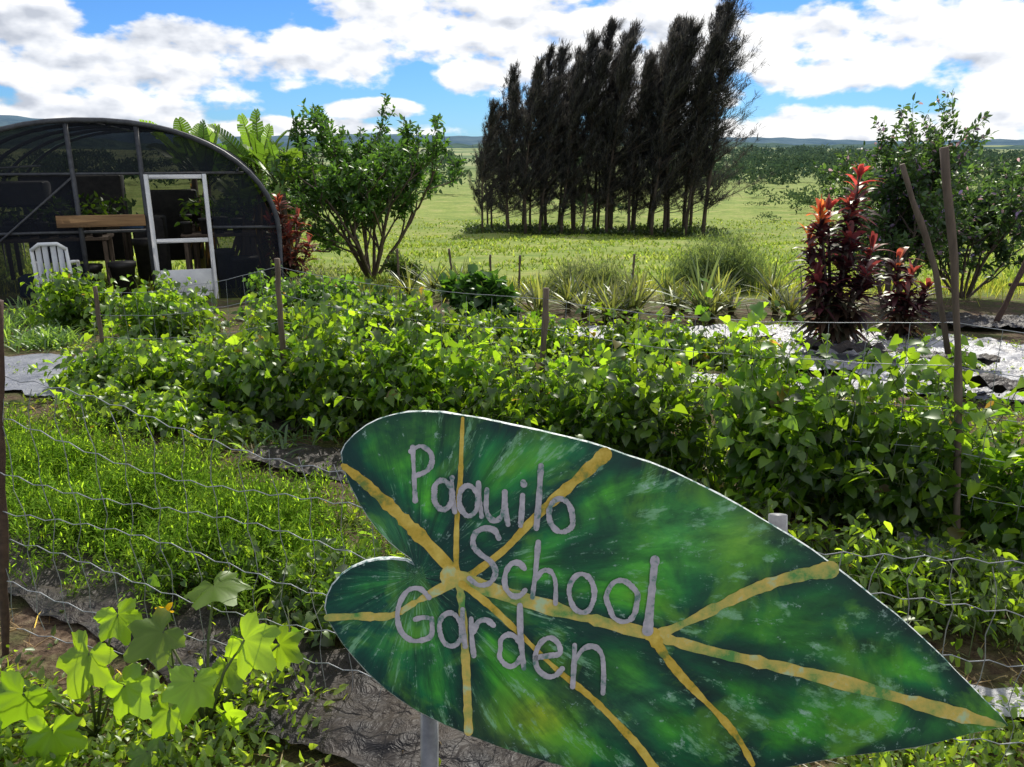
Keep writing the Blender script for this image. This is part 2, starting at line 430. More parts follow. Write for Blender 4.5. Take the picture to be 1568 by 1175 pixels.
tree('mulberry_tree',(-2.72,15.3),9,.78,1.5,3,.12,(.03,.075,.022),(.08,.155,.032),per=36,r0=.042,upb=.5,seed=5,kids=(4,4,3),lr=.61,jitd=.55,inner=False,tipup=.12)
tree('flowering_tree',(5.0,10.4),8,.75,.95,3,.09,(.03,.065,.025),(.075,.125,.045),per=26,r0=.025,upb=.4,flower=(.3,.18,.45),seed=9,kids=(4,4,3),lr=.66,jitd=.6)
tree('flowering_tree',(6.7,11.6),8,.85,1.0,3,.095,(.03,.065,.03),(.075,.125,.05),per=24,r0=.025,upb=.38,flower=(.3,.18,.45),seed=12,kids=(4,4,3),lr=.66,jitd=.6)
tree('citrus_tree',(-5.0,17.5),6,.7,1.0,3,.13,(.03,.07,.02),(.07,.13,.03),per=20,r0=.05,upb=.3,seed=15,kids=(3,3,3))
R=np.random.default_rng(3)

# ---------------------------------------------------------------- banana
def banana(name,x,y,H,nl,L,seed,dead=6):
    global R
    R=np.random.default_rng(seed);mb=MB();g=float(gh(x,y))
    tube(mb,[(x,y,g-.1),(x+.03,y,g+H*.5),(x+.08,y,g+H)],[.13,.10,.05],(.12,.1,.05),1,10)
    n=nl;az=np.arange(n)*2.4+R.random(n)*.5;el=np.radians(np.linspace(40,84,n))
    D=np.stack([np.cos(az)*np.cos(el),np.sin(az)*np.cos(el),np.sin(el)],1)
    seg=22;t=np.linspace(0,1,seg+1)
    for i in range(n):
        P0=np.array([x+.06,y,g+H*.97])
        LL=L*(.75+.35*R.random());dr=.32*(1-el[i]/2)+.08
        C=P0+D[i]*(LL*t)[:,None];C[:,2]-=dr*LL*t**2.4
        tube(mb,C,np.linspace(.018,.004,seg+1),(.16,.2,.05),0,4)
        tn=nrm(np.gradient(C,axis=0));S=nrm(np.cross(tn,[R.normal()*.5,R.normal()*.5,1.]));U=np.cross(S,tn)
        w=.165*np.clip(np.sin(np.pi*np.clip((t-.14)/.87,0,1))**.5,0,1)
        cc=cols(1,(.05,.11,.02),(.14,.22,.035))[0]
        for sd in(-1,1):
            sw=.1
            for j in range(3,seg):
                if R.random()<.22: sw=R.normal()*.3+.1
                a,b=C[j],C[j+1]*.98+C[j]*.02;tp=tn[j]*.05
                e1=a+S[j]*sd*w[j]+U[j]*sw*w[j]+tp;e2=b+S[j]*sd*w[j+1]*.99+U[j]*sw*w[j+1]+tp*.9
                mb.add([a,b,e2,e1],[(0,1,2),(0,2,3)],cc*(.85+.3*R.random()))
    n=dead*5;az=R.random(n)*6.28;D=np.stack([np.cos(az)*.5,np.sin(az)*.5,-.9*np.ones(n)],1)
    blades(mb,np.stack([np.full(n,x),np.full(n,y),g+H*(.55+.4*R.random(n))],1),D,.4+.4*R.random(n),.07,.3,cols(n,(.10,.045,.03),(.22,.12,.07)),5)
    return mb.obj(name,[TREELEAF,BARK])
banana('banana_plant',-5.7,15.0,1.75,11,1.45,31);banana('banana_plant',-4.9,15.6,1.95,11,1.4,32)
banana('banana_plant',-4.15,14.4,1.7,10,1.2,33,10);banana('banana_plant',-6.4,16.2,2.0,10,1.5,34);banana('banana_plant',-4.6,13.8,1.3,9,1.0,35,9)
R=np.random.default_rng(4)

# ---------------------------------------------------------------- ti plants, pineapples
def ti(name,x,y,heads,seed,dk=((.025,.014,.02),(.075,.022,.032))):
    global R
    R=np.random.default_rng(seed);mb=MB();g=float(gh(x,y))
    for (dx,dy,h,hot) in heads:
        top=np.array([x+dx,y+dy,g+h]);mid=np.array([x+dx*.5,y+dy*.5,g+h*.5])
        tube(mb,[(x+dx*.2,y+dy*.2,g-.03),mid,top],[.02,.016,.012],(.1,.07,.05),1,6)
        n=int(30+h*66);t=R.random(n)**.8
        P=np.array([x+dx*.3,y+dy*.3,g])*(1-t[:,None])+top*t[:,None];P[:,2]=np.maximum(P[:,2],g+.18*h)
        az=R.random(n)*6.28;el=np.radians(np.where(t>.95,75,5+40*t)+14*R.normal(size=n))
        D=np.stack([np.cos(az)*np.cos(el),np.sin(az)*np.cos(el),np.sin(el)],1)
        c=cols(n,*dk);k=t<.45;c[k]=cols(k.sum(),(.03,.04,.02),(.075,.04,.03))
        k=t>.88;c[k]=cols(k.sum(),hot,(.2,.06,.06),.2)
        blades(mb,P,D,(.18+.16*R.random(n)),.042+.018*R.random(n),.5,c,5)
    return mb.obj(name,[RED,BARK])
ti('ti_plant',3.12,7.5,[(-.25,0,1.28,(.55,.26,.05)),(.12,.1,1.6,(.45,.09,.10)),(.02,-.1,1.1,(.16,.03,.05)),(.3,.05,.95,(.16,.04,.05)),(-.1,.2,1.3,(.32,.1,.1)),(.18,-.2,.75,(.12,.03,.05)),(-.25,-.1,.7,(.12,.03,.05)),(.05,.05,1.38,(.35,.1,.08)),(-.3,.1,1.05,(.4,.2,.05))],41)
ti('ti_plant',3.95,7.9,[(-.1,0,.85,(.5,.2,.05)),(.12,.1,.65,(.2,.06,.05)),(0,-.1,.5,(.15,.05,.06)),(.25,0,.55,(.1,.04,.03))],42)
ti('ti_plant',-3.35,12.0,[(-.12,0,1.45,(.2,.07,.04)),(.12,.1,1.2,(.16,.06,.04)),(.02,-.1,1.0,(.16,.05,.05)),(-.3,.05,1.15,(.18,.07,.05)),(.28,.1,.8,(.13,.05,.04))],43,((.08,.03,.025),(.20,.08,.055)))
def pine(mb,x,y,s,n=34,c1=(.05,.075,.03),c2=(.18,.18,.075)):
    g=float(gh(x,y));az=R.random(n)*6.28;el=np.radians(15+65*R.random(n))
    D=np.stack([np.cos(az)*np.cos(el),np.sin(az)*np.cos(el),np.sin(el)],1)
    blades(mb,np.tile([x,y,g+.08],(n,1))+R.normal(size=(n,3))*.02,D,s*(.6+.6*R.random(n)),.034,.25,cols(n,c1,c2,.35),5,prof=np.array([1,.95,.8,.6,.35,.02]))
    tube(mb,[(x,y,g-.02),(x,y,g+.15)],[.04,.03],(.1,.08,.04),0,6)
for k in range(36):
    x=-.7+R.random()*4.4;y=8.8+R.random()*1.4+(R.random()*1.8 if k%3==0 else 0)
    if k>29: x=-1.8+R.random()*1.5;y=11+R.random()
    mb=MB();pine(mb,x,y,.45+.28*R.random(),38);mb.obj('pineapple_plant',[TREELEAF])
mb=MB();pine(mb,2.25,9.2,.95,32,(.07,.10,.06),(.15,.19,.11));mb.obj('aloe_plant',[TREELEAF])

def feather(name,cx,cy,rx,ry,h,n,c1,c2,L=.09,W=.004,mat=FEATH,per=12):
    mb=MB();u=unit(n)*R.random((n,1))**.45;u[:,2]=abs(u[:,2])
    x=cx+u[:,0]*rx;y=cy+u[:,1]*ry;P=np.stack([x,y,gh(x,y)+u[:,2]*h*(1+.25*np.sin(x*9)*np.sin(y*7))],1)
    B=np.stack([cx+u[:,0]*rx*.3,cy+u[:,1]*ry*.3,gh(cx+u[:,0]*rx*.3,cy+u[:,1]*ry*.3)],1)
    tubes(mb,np.stack([B,(B+P)/2+[0,0,.1*h],P],1),.004,.001,(.08,.1,.04),0)
    Q=np.repeat(P,per,0)+R.normal(size=(n*per,3))*L*.6
    blades(mb,Q,unit(n*per)+[0,0,.5],L*(.5+R.random(n*per)),W,.2,cols(n*per,c1,c2),2)
    return mb.obj(name,[mat])
feather('asparagus_fern',3.4,12.9,.95,.7,.85,1300,(.08,.12,.08),(.15,.20,.13),.12,.009)
feather('asparagus_fern',1.15,12.0,.8,.5,.5,800,(.10,.14,.09),(.18,.21,.15),.12,.008)
feather('lavender_bush',-2.7,11.0,.5,.4,.42,500,(.11,.13,.11),(.2,.22,.19),.1,.008)
tree('shrub',(-1.9,13.6),6,.9,.28,2,.07,(.05,.09,.02),(.12,.17,.04),per=26,r0=.012,seed=61,kids=(4,4))
tree('shrub',(-.35,8.9),7,.8,.3,2,.13,(.03,.08,.015),(.07,.15,.03),per=16,r0=.012,seed=62,kids=(4,3),T=HT)
R=np.random.default_rng(8)
mb=MB();n=5200;x=R.uniform(-9,12,n);y=R.normal(12.6,.7,n)
D=R.normal(size=(n,3))*.3;D[:,2]=1
blades(mb,np.stack([x,y,gh(x,y)],1),D,.14+.26*R.random(n),.012,.3,cols(n,(.10,.15,.03),(.26,.26,.10)),3);mb.obj('meadow_grass',[FEATH])

# ---------------------------------------------------------------- crop rows
vine_row('bean_row',[(-3.1,5.75),(-1.5,4.85),(.15,4.25),(1.0,3.6),(1.77,3.12),(2.6,2.85),(3.6,2.6)],[.3,.5,.58,.70,.68,.5,.48],.28,200,.068,per=2,gap=.75,vary=.3)
vine_row('sweet_potato_row',[(-2.4,7.8),(-1.2,7.5),(0,7.1),(1.2,6.8),(2.0,6.6)],[.42,.34,.28,.30,.24],.36,130,.075,(.035,.09,.012),(.13,.20,.022),gap=.45,vary=.3)
vine_row('sweet_potato_row',[(-2.9,9.6),(-1.4,9.1)],[.45,.35],.5,140,.085,(.03,.075,.018),(.07,.14,.025),gap=.9)
vine_row('tomato_row',[(-1.6,6.05),(0,5.6),(1.3,5.1)],[.24,.28,.2],.28,110,.055,(.05,.10,.02),(.12,.18,.04),T=OV,gap=.35)
vine_row('bean_plant',[(-3.4,6.9),(-3.0,7.1)],[.6,.7],.22,200,.075)
vine_row('bean_plant',[(-4.9,8.3),(-4.5,8.5)],[.7,.75],.22,160,.08)
vine_row('bean_plant',[(-3.9,8.6),(-3.5,8.4)],[.45,.5],.3,160,.08)
vine_row('vegetable_row',[(-2.8,4.85),(-2.2,4.6),(-1.6,4.3)],[.2,.18,.14],.3,150,.065,(.05,.11,.015),(.14,.22,.03),k=7,gap=.4)
vine_row('vegetable_row',[(-1.2,2.75),(-.75,2.5),(0,2.25),(.5,2.1)],[.14,.16,.16,.16],.3,190,.05,(.03,.07,.015),(.10,.16,.03),k=6,gap=.8)
vine_row('vegetable_row',[(.6,3.0),(1.2,2.65),(1.9,2.3),(2.6,2.05)],[.16,.2,.2,.16],.26,200,.055,(.05,.10,.015),(.14,.22,.03),k=7,T=OV,gap=.6)
vine_row('bean_vine',[(1.1,3.55),(2.1,3.05)],[.95,.92],.16,48,.07,k=20,loose=.15)
vine_row('bean_vine',[(.1,4.3),(-1.5,4.9)],[.82,.8],.14,20,.07,k=18,loose=.15)
# weeds and litter
mb=MB();n=11000
x=R.uniform(-5,5,n);y=R.uniform(1.1,9,n);k=(np.sin(x*3.1+y)*np.sin(y*2.3-x)+R.normal(size=n)*.6)>0.25
k&=~((x<-2.9)&(y>5.3)&(y<7.1)&(R.random(n)<.85))
weeds(mb,x[k],y[k],.032,(.05,.10,.015),(.16,.22,.03),7)
n=1000;x=R.uniform(-2.2,-.6,n);y=R.uniform(1.2,2.1,n);weeds(mb,x,y,.035,(.07,.13,.02),(.17,.24,.04),9,OV,.1)
n=900;x=R.uniform(.9,2.3,n);y=R.uniform(1.35,2.0,n);weeds(mb,x,y,.032,(.06,.12,.02),(.17,.24,.04),9,OV,.08)
n=9000;x=R.uniform(-3.2,3,n);y=R.uniform(.9,5.4,n)
D=R.normal(size=(n,3));D[:,2]=abs(D[:,2])*.25
blades(mb,np.stack([x,y,gh(x,y)+.008],1),D,.03+.08*R.random(n),.004,.1,cols(n,(.18,.13,.07),(.40,.32,.2)),2)
mb.obj('ground_weeds',[LEAF])
# carrots
mb=MB();n=1250
t=R.random(n);x=-3.1+2.35*t+R.normal(size=n)*.2;y=4.0-1.25*t+R.normal(size=n)*.2
h=(.10+.19*R.random(n))*(1+.5*np.sin(x*7)*np.sin(y*6))
pc=np.repeat(.75+.5*R.random(n),60)[:,None]
b=np.stack([x,y,gh(x,y)],1);per=6;B=np.repeat(b,per,0);hh=np.repeat(h,per)
d=unit(n*per)*.6;d[:,2]=1;tp=B+nrm(d)*hh[:,None];md=(B+tp)/2
tubes(mb,np.stack([B,md,tp+[0,0,-.01]],1),.0015,.0008,(.1,.16,.03),0)
q=10;s=.35+.65*R.random((len(B),q,1));Q=(B[:,None]*(1-s)+tp[:,None]*s).reshape(-1,3)+R.normal(size=(len(B)*q,3))*.008
blades(mb,Q,unit(len(Q))+[0,0,.35],.018+.022*R.random(len(Q)),.0065,.2,cols(len(Q),(.09,.18,.02),(.21,.32,.045))*pc,2)
mb.obj('carrot_bed',[FEATH])
mb=MB()
for cx,cy,nn,L in[(-4.55,7.5,320,.42),(-5.3,8.0,160,.6),(-1.3,4.3,60,.28),(-5.6,9.0,150,.7)]:
    D=R.normal(size=(nn,3))*.6;D[:,2]=1
    x=cx+R.normal(size=nn)*.15;y=cy+R.normal(size=nn)*.15
    blades(mb,np.stack([x,y,gh(x,y)],1),D,L*(.6+.5*R.random(nn)),.016,.5,cols(nn,(.06,.12,.05),(.12,.2,.08)),5)
mb.obj('onion_clump',[LEAF])

# cucumber plant, foreground
mb=MB()
for (x,y,z,s,tx) in[(-.86,2.02,.40,.17,.4),(-.98,1.93,.31,.16,-.7),(-.75,1.92,.29,.17,.8),(-.88,1.86,.2,.15,0),(-.83,1.98,.17,.13,.5),(-1.18,1.9,.26,.18,-.4),(-1.33,1.82,.19,.17,-.9),(-1.06,1.84,.2,.15,.5),(-1.22,1.75,.13,.16,.1),(-1.14,2.0,.32,.13,.2),(-.98,1.75,.06,.1,.2),(-.68,2.0,.22,.12,.9),(-1.4,1.75,.1,.14,-1),(-1.05,1.65,.06,.1,.3),(-.65,1.55,.05,.09,.4),(-.8,1.86,.1,.1,.6),(-.95,1.84,.12,.12,-.6)]:
    tz=R.normal()
    P=np.array([[x,y,z]]);leaves(mb,PL,P,np.array([[tx,-.45+R.normal()*.15,-.6+tz*.4]]),np.array([[R.normal()*.5,-.8,.6]]),[s],cols(1,(.08,.16,.015),(.15,.25,.025),.15))
    Cc=mb.C[-1];Cc[1:46,:3]*=(.92+.16*R.random(45))[:,None]
    cx=-.88 if x>-1.03 else -1.2
    tube(mb,[(cx,1.9,float(gh(cx,1.9))),((cx+x)/2,(1.9+y)/2,z*.65),(x,y,z)],[.005,.004,.003],(.12,.18,.04),1,5)
mb.obj('cucumber_plant',[leafmat('cucumber_leaf',.62,(3.9,3.4,.9),.04),STEM],smooth=False)
mb=MB();az=np.arange(5)*1.256
blades(mb,np.tile([-1.0,2.0,.33],(5,1)),np.stack([np.cos(az),np.sin(az)-.6,.6*np.ones(5)],1),.038,.028,.3,(.8,.5,.02),3)
tube(mb,[(-1.0,2.0,0),(-1.0,2.0,.33)],.003,(.12,.18,.04),1,5);mb.obj('yellow_flower',[leafmat('petal',.4,(1.2,1.2,1),0),STEM])

# ---------------------------------------------------------------- weed cloths
def clothmat(name,c1,c2,rough,spec=.5):
    m,nt,out=newmat(name);ps=pos(nt)
    n=noise(nt,5,6,.65,ps,.4);w=noise(nt,14,4,.6,ps,1.2)
    p=N(nt,'ShaderNodeBsdfPrincipled');nt.links.new(ramp(nt,n,[(.35,c1),(.65,c2)]),p.inputs['Base Color'])
    nt.links.new(M(nt,'MULTIPLY_ADD',n,.3,rough-.15),p.inputs['Roughness']);p.inputs['Specular IOR Level'].default_value=spec
    nt.links.new(bump(nt,w,.7,.04),p.inputs['Normal']);nt.links.new(p.outputs[0],out.inputs[0]);return m
CB=clothmat('black_weed_cloth',(.012,.012,.014),(.06,.048,.038),.5,.2)
CW=clothmat('pale_weed_cloth',(.13,.13,.14),(.48,.48,.49),.42)
CG=clothmat('grey_weed_cloth',(.12,.13,.16),(.24,.25,.28),.6)
def strip(name,line,w,mat,amp=.02,lift=.012):
    line=np.array(line,float);seg=np.linalg.norm(np.diff(line,axis=0),axis=1);cum=np.r_[0,np.cumsum(seg)]
    ns=max(20,int(cum[-1]/.035));nw=max(8,int(w/.035));s=np.linspace(0,cum[-1],ns)
    c=np.stack([np.interp(s,cum,line[:,i]) for i in(0,1)],1);t=nrm(np.gradient(c,axis=0));nr=np.stack([-t[:,1],t[:,0]],1)
    u=np.linspace(-.5,.5,nw);ww=w*(1+.12*np.sin(s*5)+.06*np.sin(s*17+1))
    XY=c[:,None]+nr[:,None]*(u[None]*ww[:,None])[:,:,None]
    X,Y=XY[...,0],XY[...,1]
    Z=gh(X,Y)+lift+amp*(.5+.5*np.sin(X*19+3*np.sin(Y*7))*np.sin(Y*15+2*np.sin(X*9)))+amp*.5*np.abs(np.sin(X*41+Y*33))
    V=np.stack([X,Y,Z],-1);a=(np.arange(ns-1)[:,None]*nw+np.arange(nw-1)[None]).ravel()
    mb=MB();mb.add(V,np.concatenate([np.stack([a,a+1,a+nw+1],1),np.stack([a,a+nw+1,a+nw],1)]));return mb.obj(name,[mat],smooth=True)
strip('black_weed_cloth',[(-3.2,3.5),(-2.2,3.02),(-1.3,2.45),(-.4,1.9),(.6,1.35)],.36,CB,.03)
strip('black_weed_cloth',[(-1.4,4.1),(-.3,3.6),(.6,3.2)],.34,CB,.02)
strip('black_weed_cloth',[(-2.6,5.15),(-1.3,4.5)],.2,CB,.02)
strip('black_weed_cloth',[(.5,2.95),(1.3,2.85),(2.0,2.6)],.2,CB,.02)
strip('black_weed_cloth',[(-2.0,6.9),(0,6.35)],.3,CB,.02,.03)
strip('pale_weed_cloth',[(-.5,6.45),(1.0,6.1),(2.3,5.75),(4.5,5.2)],.4,CW,.015)
strip('pale_weed_cloth',[(2.5,7.6),(4.4,6.4),(6.4,5.0)],2.6,CW,.03)
strip('pale_weed_cloth',[(-.6,8.3),(1.2,8.1),(3.2,8.3)],.7,CW,.03)
strip('black_weed_cloth',[(4.7,6.9),(5.6,6.2)],.5,CB,.14,.05)
strip('black_weed_cloth',[(3.0,5.6),(4.3,4.7)],.35,CB,.10,.06)
strip('black_weed_cloth',[(2.6,7.0),(3.9,6.1)],.25,CB,.08,.06)
strip('black_weed_cloth',[(4.8,8.9),(8,8.2)],1.0,CB,.05,.03)
strip('pale_weed_cloth',[(1.6,2.95),(2.5,2.6),(3.5,2.3)],.22,CW,.02,.045)
strip('pale_weed_cloth',[(1.35,2.02),(1.9,1.87),(2.5,1.72)],.14,CW,.02)
strip('grey_weed_cloth',[(-7,6.7),(-4.2,6.25),(-2.9,5.95)],1.3,CG,.008)

# ---------------------------------------------------------------- stakes and trellis net
def stake(name,pts,r,mat=WOODP,sides=7):
    mb=MB();pts=np.array(pts,float);t=np.linspace(0,1,12);s=np.linspace(0,1,len(pts))
    P=np.stack([np.interp(t,s,pts[:,i]) for i in range(3)],1);P[1:-1,:2]+=R.normal(size=(10,2))*r*.18
    tube(mb,P,r*(1+.1*R.normal(size=12)),(.5,.5,.5),0,sides);return mb.obj(name,[mat],smooth=True)
stake('garden_stake',[(-1.46,4.85,-.1),(-1.44,4.85,.98)],.017)
stake('garden_stake',[(.15,4.35,-.1),(.19,4.35,.88)],.017)
stake('garden_stake',[(1.83,2.9,-.1),(1.77,2.93,.5),(1.67,2.95,1.12),(1.56,2.97,1.62)],.015)
stake('garden_stake',[(1.70,2.98,.85),(1.60,3.0,1.2),(1.44,3.02,1.56)],.011)
stake('garden_stake',[(-3.08,5.75,-.1),(-3.06,5.75,.66)],.016)
stake('garden_stake',[(-1.70,2.26,-.1),(-1.45,2.2,1.2)],.013,RUST)
stake('garden_stake',[(5.35,8.6,-.3),(5.95,8.7,1.35)],.03,RUST);stake('garden_stake',[(5.9,8.9,-.3),(6.1,8.4,1.5)],.03,RUST)
stake('garden_stake',[(5.5,8.68,.2),(6.3,8.6,.25)],.02,RUST)
for x,y,h in[(-.9,12.2,.7),(-.35,12.3,.6),(.1,12.2,.6),(1.9,12.5,.6),(-1.75,12.2,.7)]:
    g=float(gh(x,y));stake('garden_stake',[(x,y,g-.05),(x+R.normal()*.04,y,g+h)],.018)
def wire(mb,a,b,sag,r,n=40,kink=0):
    t=np.linspace(0,1,n);a=np.array(a,float);b=np.array(b,float);P=a+(b-a)*t[:,None]
    P[:,2]-=sag*4*t*(1-t)
    if kink: P+=np.cumsum(R.normal(size=(n,3))*kink,0)*np.sin(np.pi*t)[:,None]
    tube(mb,P,r,(.5,.5,.5),0,4,False)
mb=MB()
tp=[(-3.07,5.75,.62),(-1.44,4.85,.93),(.18,4.35,.82),(1.69,2.95,.98),(3.4,2.4,.95)]
for a,b in zip(tp[:-1],tp[1:]):
    a=np.array(a);b=np.array(b)
    for k in range(5): wire(mb,a-[0,0,.17*k],b-[0,0,.17*k],.05,.0018,kink=.002)
    L=np.linalg.norm(b-a);q=int(L/.15)
    for j in range(1,q):
        p=a+(b-a)*j/q;p[2]-=.2*(j/q)*(1-j/q);wire(mb,p,p-[0,0,.75],0,.0013,n=6,kink=.004)
mb.obj('trellis_netting',[WIRE])
mb=MB()
fa=np.array([-1.6,2.23,.98]);fb=np.array([1.75,1.62,.62])
def fp(t,dz):
    p=fa+(fb-fa)*t;p=p.copy();p[2]-=dz+.10*np.sin(np.pi*t);return p
nw=36
for k in range(7):
    dz=k*.14;P=[]
    for i in range(nw*4+1):
        t=i/(nw*4);p=fp(t,dz*(1-.1*t));p[2]+=.006*math.sin(i*1.57)+.022*math.sin(i*.11+k*1.7);p[1]+=.015*math.sin(i*.13+k*2);P.append(p)
    tube(mb,P,.0018,(.5,.5,.5),0,4,False)
for i in range(nw+1):
    t=i/nw;P=[fp(t+.003*math.sin(k*2+i),k*.14/2*(1-.1*t)) for k in range(13)]
    P=np.array(P);P[:,0]+=.008*np.sin(np.arange(13)+i);tube(mb,P,.0014,(.5,.5,.5),0,3,False)
mb.obj('wire_fence',[WIRE])

# ---------------------------------------------------------------- hoop house
hh=bpy.data.objects.new('hoop_house',None);scene.collection.objects.link(hh)
hg=float(gh(-5.6,11));hh.location=(-5.62,11.0,hg);hh.rotation_euler=(0,0,rad(18))
A,B_,WL,LEN=2.32,1.52,.92,5.5
def arch(y,n=28,a=A,b=B_):
    t=np.linspace(0,np.pi,n);c=np.stack([a*np.sign(np.cos(t))*np.abs(np.cos(t))**.9,np.full(n,y),WL+b*np.sin(t)],1)
    return np.concatenate([[(a,y,-.15)],c,[(-a,y,-.15)]])
mb=MB()
for i,y in enumerate(np.linspace(0,LEN,5)): tube(mb,arch(y),.03 if i else .036,(.1,.1,.1),0,8)
for t in(.2,.5,.8):
    th_=t*np.pi;x=A*math.cos(th_);z=WL+B_*math.sin(th_);tube(mb,[(x*.97,0,z-.03),(x*.97,LEN,z-.03)],.02,(.1,.1,.1),0,6)
for x in(-1.55,-.28,.57): tube(mb,[(x,.02,-.1),(x,.02,WL+B_*math.sqrt(max(0,1-(x/A)**2))-.03)],.035,(.1,.1,.1),0,6)
tube(mb,[(-A,.03,.98),(.57,.03,.98)],.022,(.1,.1,.1),0,6);tube(mb,[(1.38,.03,1.0),(A,.03,.98)],.022,(.1,.1,.1),0,6);tube(mb,[(-1.9,.03,1.75),(1.9,.03,1.75)],.02,(.1,.1,.1),0,6)
tube(mb,[(-2.2,.0,.1),(-.3,.0,1.7)],.015,(.1,.1,.1),0,6)
mb.obj('frame',[DARKP],hh)
m,nt,out=newmat('shade_cloth')
d=N(nt,'ShaderNodeBsdfDiffuse');d.inputs[0].default_value=(.02,.023,.03,1)
tr=N(nt,'ShaderNodeBsdfTransparent');mx=N(nt,'ShaderNodeMixShader')
n=noise(nt,3,3,.6,objc(nt));nt.links.new(M(nt,'MULTIPLY_ADD',n,.3,.60),mx.inputs[0]);nt.links.new(tr.outputs[0],mx.inputs[1]);nt.links.new(d.outputs[0],mx.inputs[2]);nt.links.new(mx.outputs[0],out.inputs[0])
SH=m
mb=MB();ys=np.linspace(0,LEN,23);rows=[arch(y,28,A+.035,B_+.035-.02*abs(math.sin(y*2.28))) for y in ys];w=30
V=np.array(rows);a=(np.arange(22)[:,None]*w+np.arange(w-1)[None]).ravel()
mb.add(V,np.concatenate([np.stack([a,a+1,a+w+1],1),np.stack([a,a+w+1,a+w],1)]));mb.obj('roof_cloth',[SH],hh,smooth=True)
def endwall(y,zlo,name):
    xs=np.linspace(-A+.02,A-.02,40);zt=WL+B_*np.sqrt(np.clip(1-(xs/A)**2,0,1));mb=MB()
    V=np.concatenate([np.stack([xs,np.full(40,y),np.minimum(zt,zlo)],1),np.stack([xs,np.full(40,y),zt],1)]);a=np.arange(39)
    mb.add(V,np.concatenate([np.stack([a,a+1,a+41],1),np.stack([a,a+41,a+40],1)]));mb.obj(name,[SH],hh)
endwall(.06,1.74,'front_gable_cloth');endwall(LEN-.05,.5,'back_cloth')
mb=MB()
V=[(-A,.07,-.05),(-.3,.07,-.05),(-.3,.07,1.73),(-1.95,.07,1.73),(-A,.07,1.0)];mb.add(V,[(0,1,2),(0,2,3),(0,3,4)])
V=[(1.42,.07,-.05),(A,.07,-.05),(A,.07,1.0),(1.95,.07,1.73),(1.42,.07,1.73)];mb.add(V,[(0,1,2),(0,2,3),(0,3,4)])
mb.obj('front_cloth',[SH],hh)
mb=MB()
for x in(.62,1.37): box(mb,(x,-.03,.86),(.06,.045,1.76))
for z in(1.705,.83,.06): box(mb,(.995,-.028,z),(.686,.04,.06))
box(mb,(.995,-.02,.26),(.684,.02,.32));mb.obj('door',[PLASTW],hh)
mb=MB();box(mb,(-.0,-.06,1.13),(1.1,.03,.16));mb.obj('plank',[PLANK],hh)
mb=MB()
for y in(1.2,3.2):
    for x0,x1 in((-2.0,-.1),(.9,2.0)):
        xc=(x0+x1)/2;box(mb,(xc,y,.8),(x1-x0,.6,.05))
        for x in(x0+.06,x1-.06):
            for dy in(-.25,.25):box(mb,(x,y+dy,.37),(.06,.06,.8))
mb.obj('benches',[WOODP],hh)
mb=MB()
def pot(mb,x,y,z,r,h,mi=0):
    tube(mb,[(x,y,z),(x,y,z+h*.85),(x,y,z+h*.86),(x,y,z+h)],[r*.72,r*.95,r*1.06,r*1.06],(.5,.5,.5),mi,12)
for y in(1.0,1.4,3.0,3.4):
    for x in np.r_[np.arange(-1.9,-.2,.24),np.arange(1.0,2,.25)]:
        if R.random()<.75: pot(mb,x+R.normal()*.02,y,.826,.09,.17+.1*R.random())
for x,y,r_,h_ in[(-.6,-.5,.2,.4),(-.25,-.6,.16,.3),(.1,.5,.18,.5),(-.4,.7,.2,.45),(.3,1.8,.2,.7),(1.8,.6,.2,.5),(1.5,.8,.16,.6)]: pot(mb,x,y,0,r_,h_)
box(mb,(-1.3,1.2,1.45),(.9,.5,.35),bev=.03);box(mb,(.3,2.6,.5),(.5,.5,1.0),bev=.03);box(mb,(-1.0,3.9,.9),(1.6,.5,1.5),bev=.03);box(mb,(.55,4.4,.7),(.9,.5,1.3),bev=.03);mb.obj('pots',[POT],hh)
mb=MB();box(mb,(-1.0,.6,.2),(.5,.35,.3),bev=.03);box(mb,(.2,1.3,1.0),(.32,.25,.22),bev=.03);mb.obj('tubs',[BLUEP],hh)
mb=MB();n=700;P=np.stack([R.uniform(-2,2,n),R.uniform(.9,3.6,n),.98+R.random(n)*.35],1);k=abs(P[:,0]-.4)>.5;P=P[k];n=len(P)
leaves(mb,OV,P,unit(n),unit(n),.12,cols(n,G1,G2)*.7);mb.obj('seedlings',[TREELEAF],hh)

# white chair
ch=bpy.data.objects.new('plastic_chair',None);scene.collection.objects.link(ch)
ch.location=(-5.75,9.95,float(gh(-5.75,9.95)));ch.rotation_euler=(0,0,rad(200))
mb=MB()
box(mb,(0,0,.42),(.44,.42,.035),bev=.012)
for x in(-.2,.2):
    tube(mb,[(x,-.2,0),(x*.93,-.18,.42)],[.018,.025],mi=0,sides=8);tube(mb,[(x*1.05,.24,0),(x*.95,.2,.42),(x*.93,.27,.84)],[.018,.026,.02],mi=0,sides=8)
    tube(mb,[(x*1.08,-.19,.4),(x*1.15,-.17,.62),(x*1.15,.1,.65),(x*1.0,.22,.66)],.02,mi=0,sides=8)
tube(mb,[(-.19,.27,.82),(-.1,.28,.89),(.1,.28,.89),(.19,.27,.82)],.024,sides=8)
for x in(-.12,-.045,.045,.12): box(mb,(x,.245,.64),(.062,.014,.46))
mb.obj('shell',[PLASTW],ch)

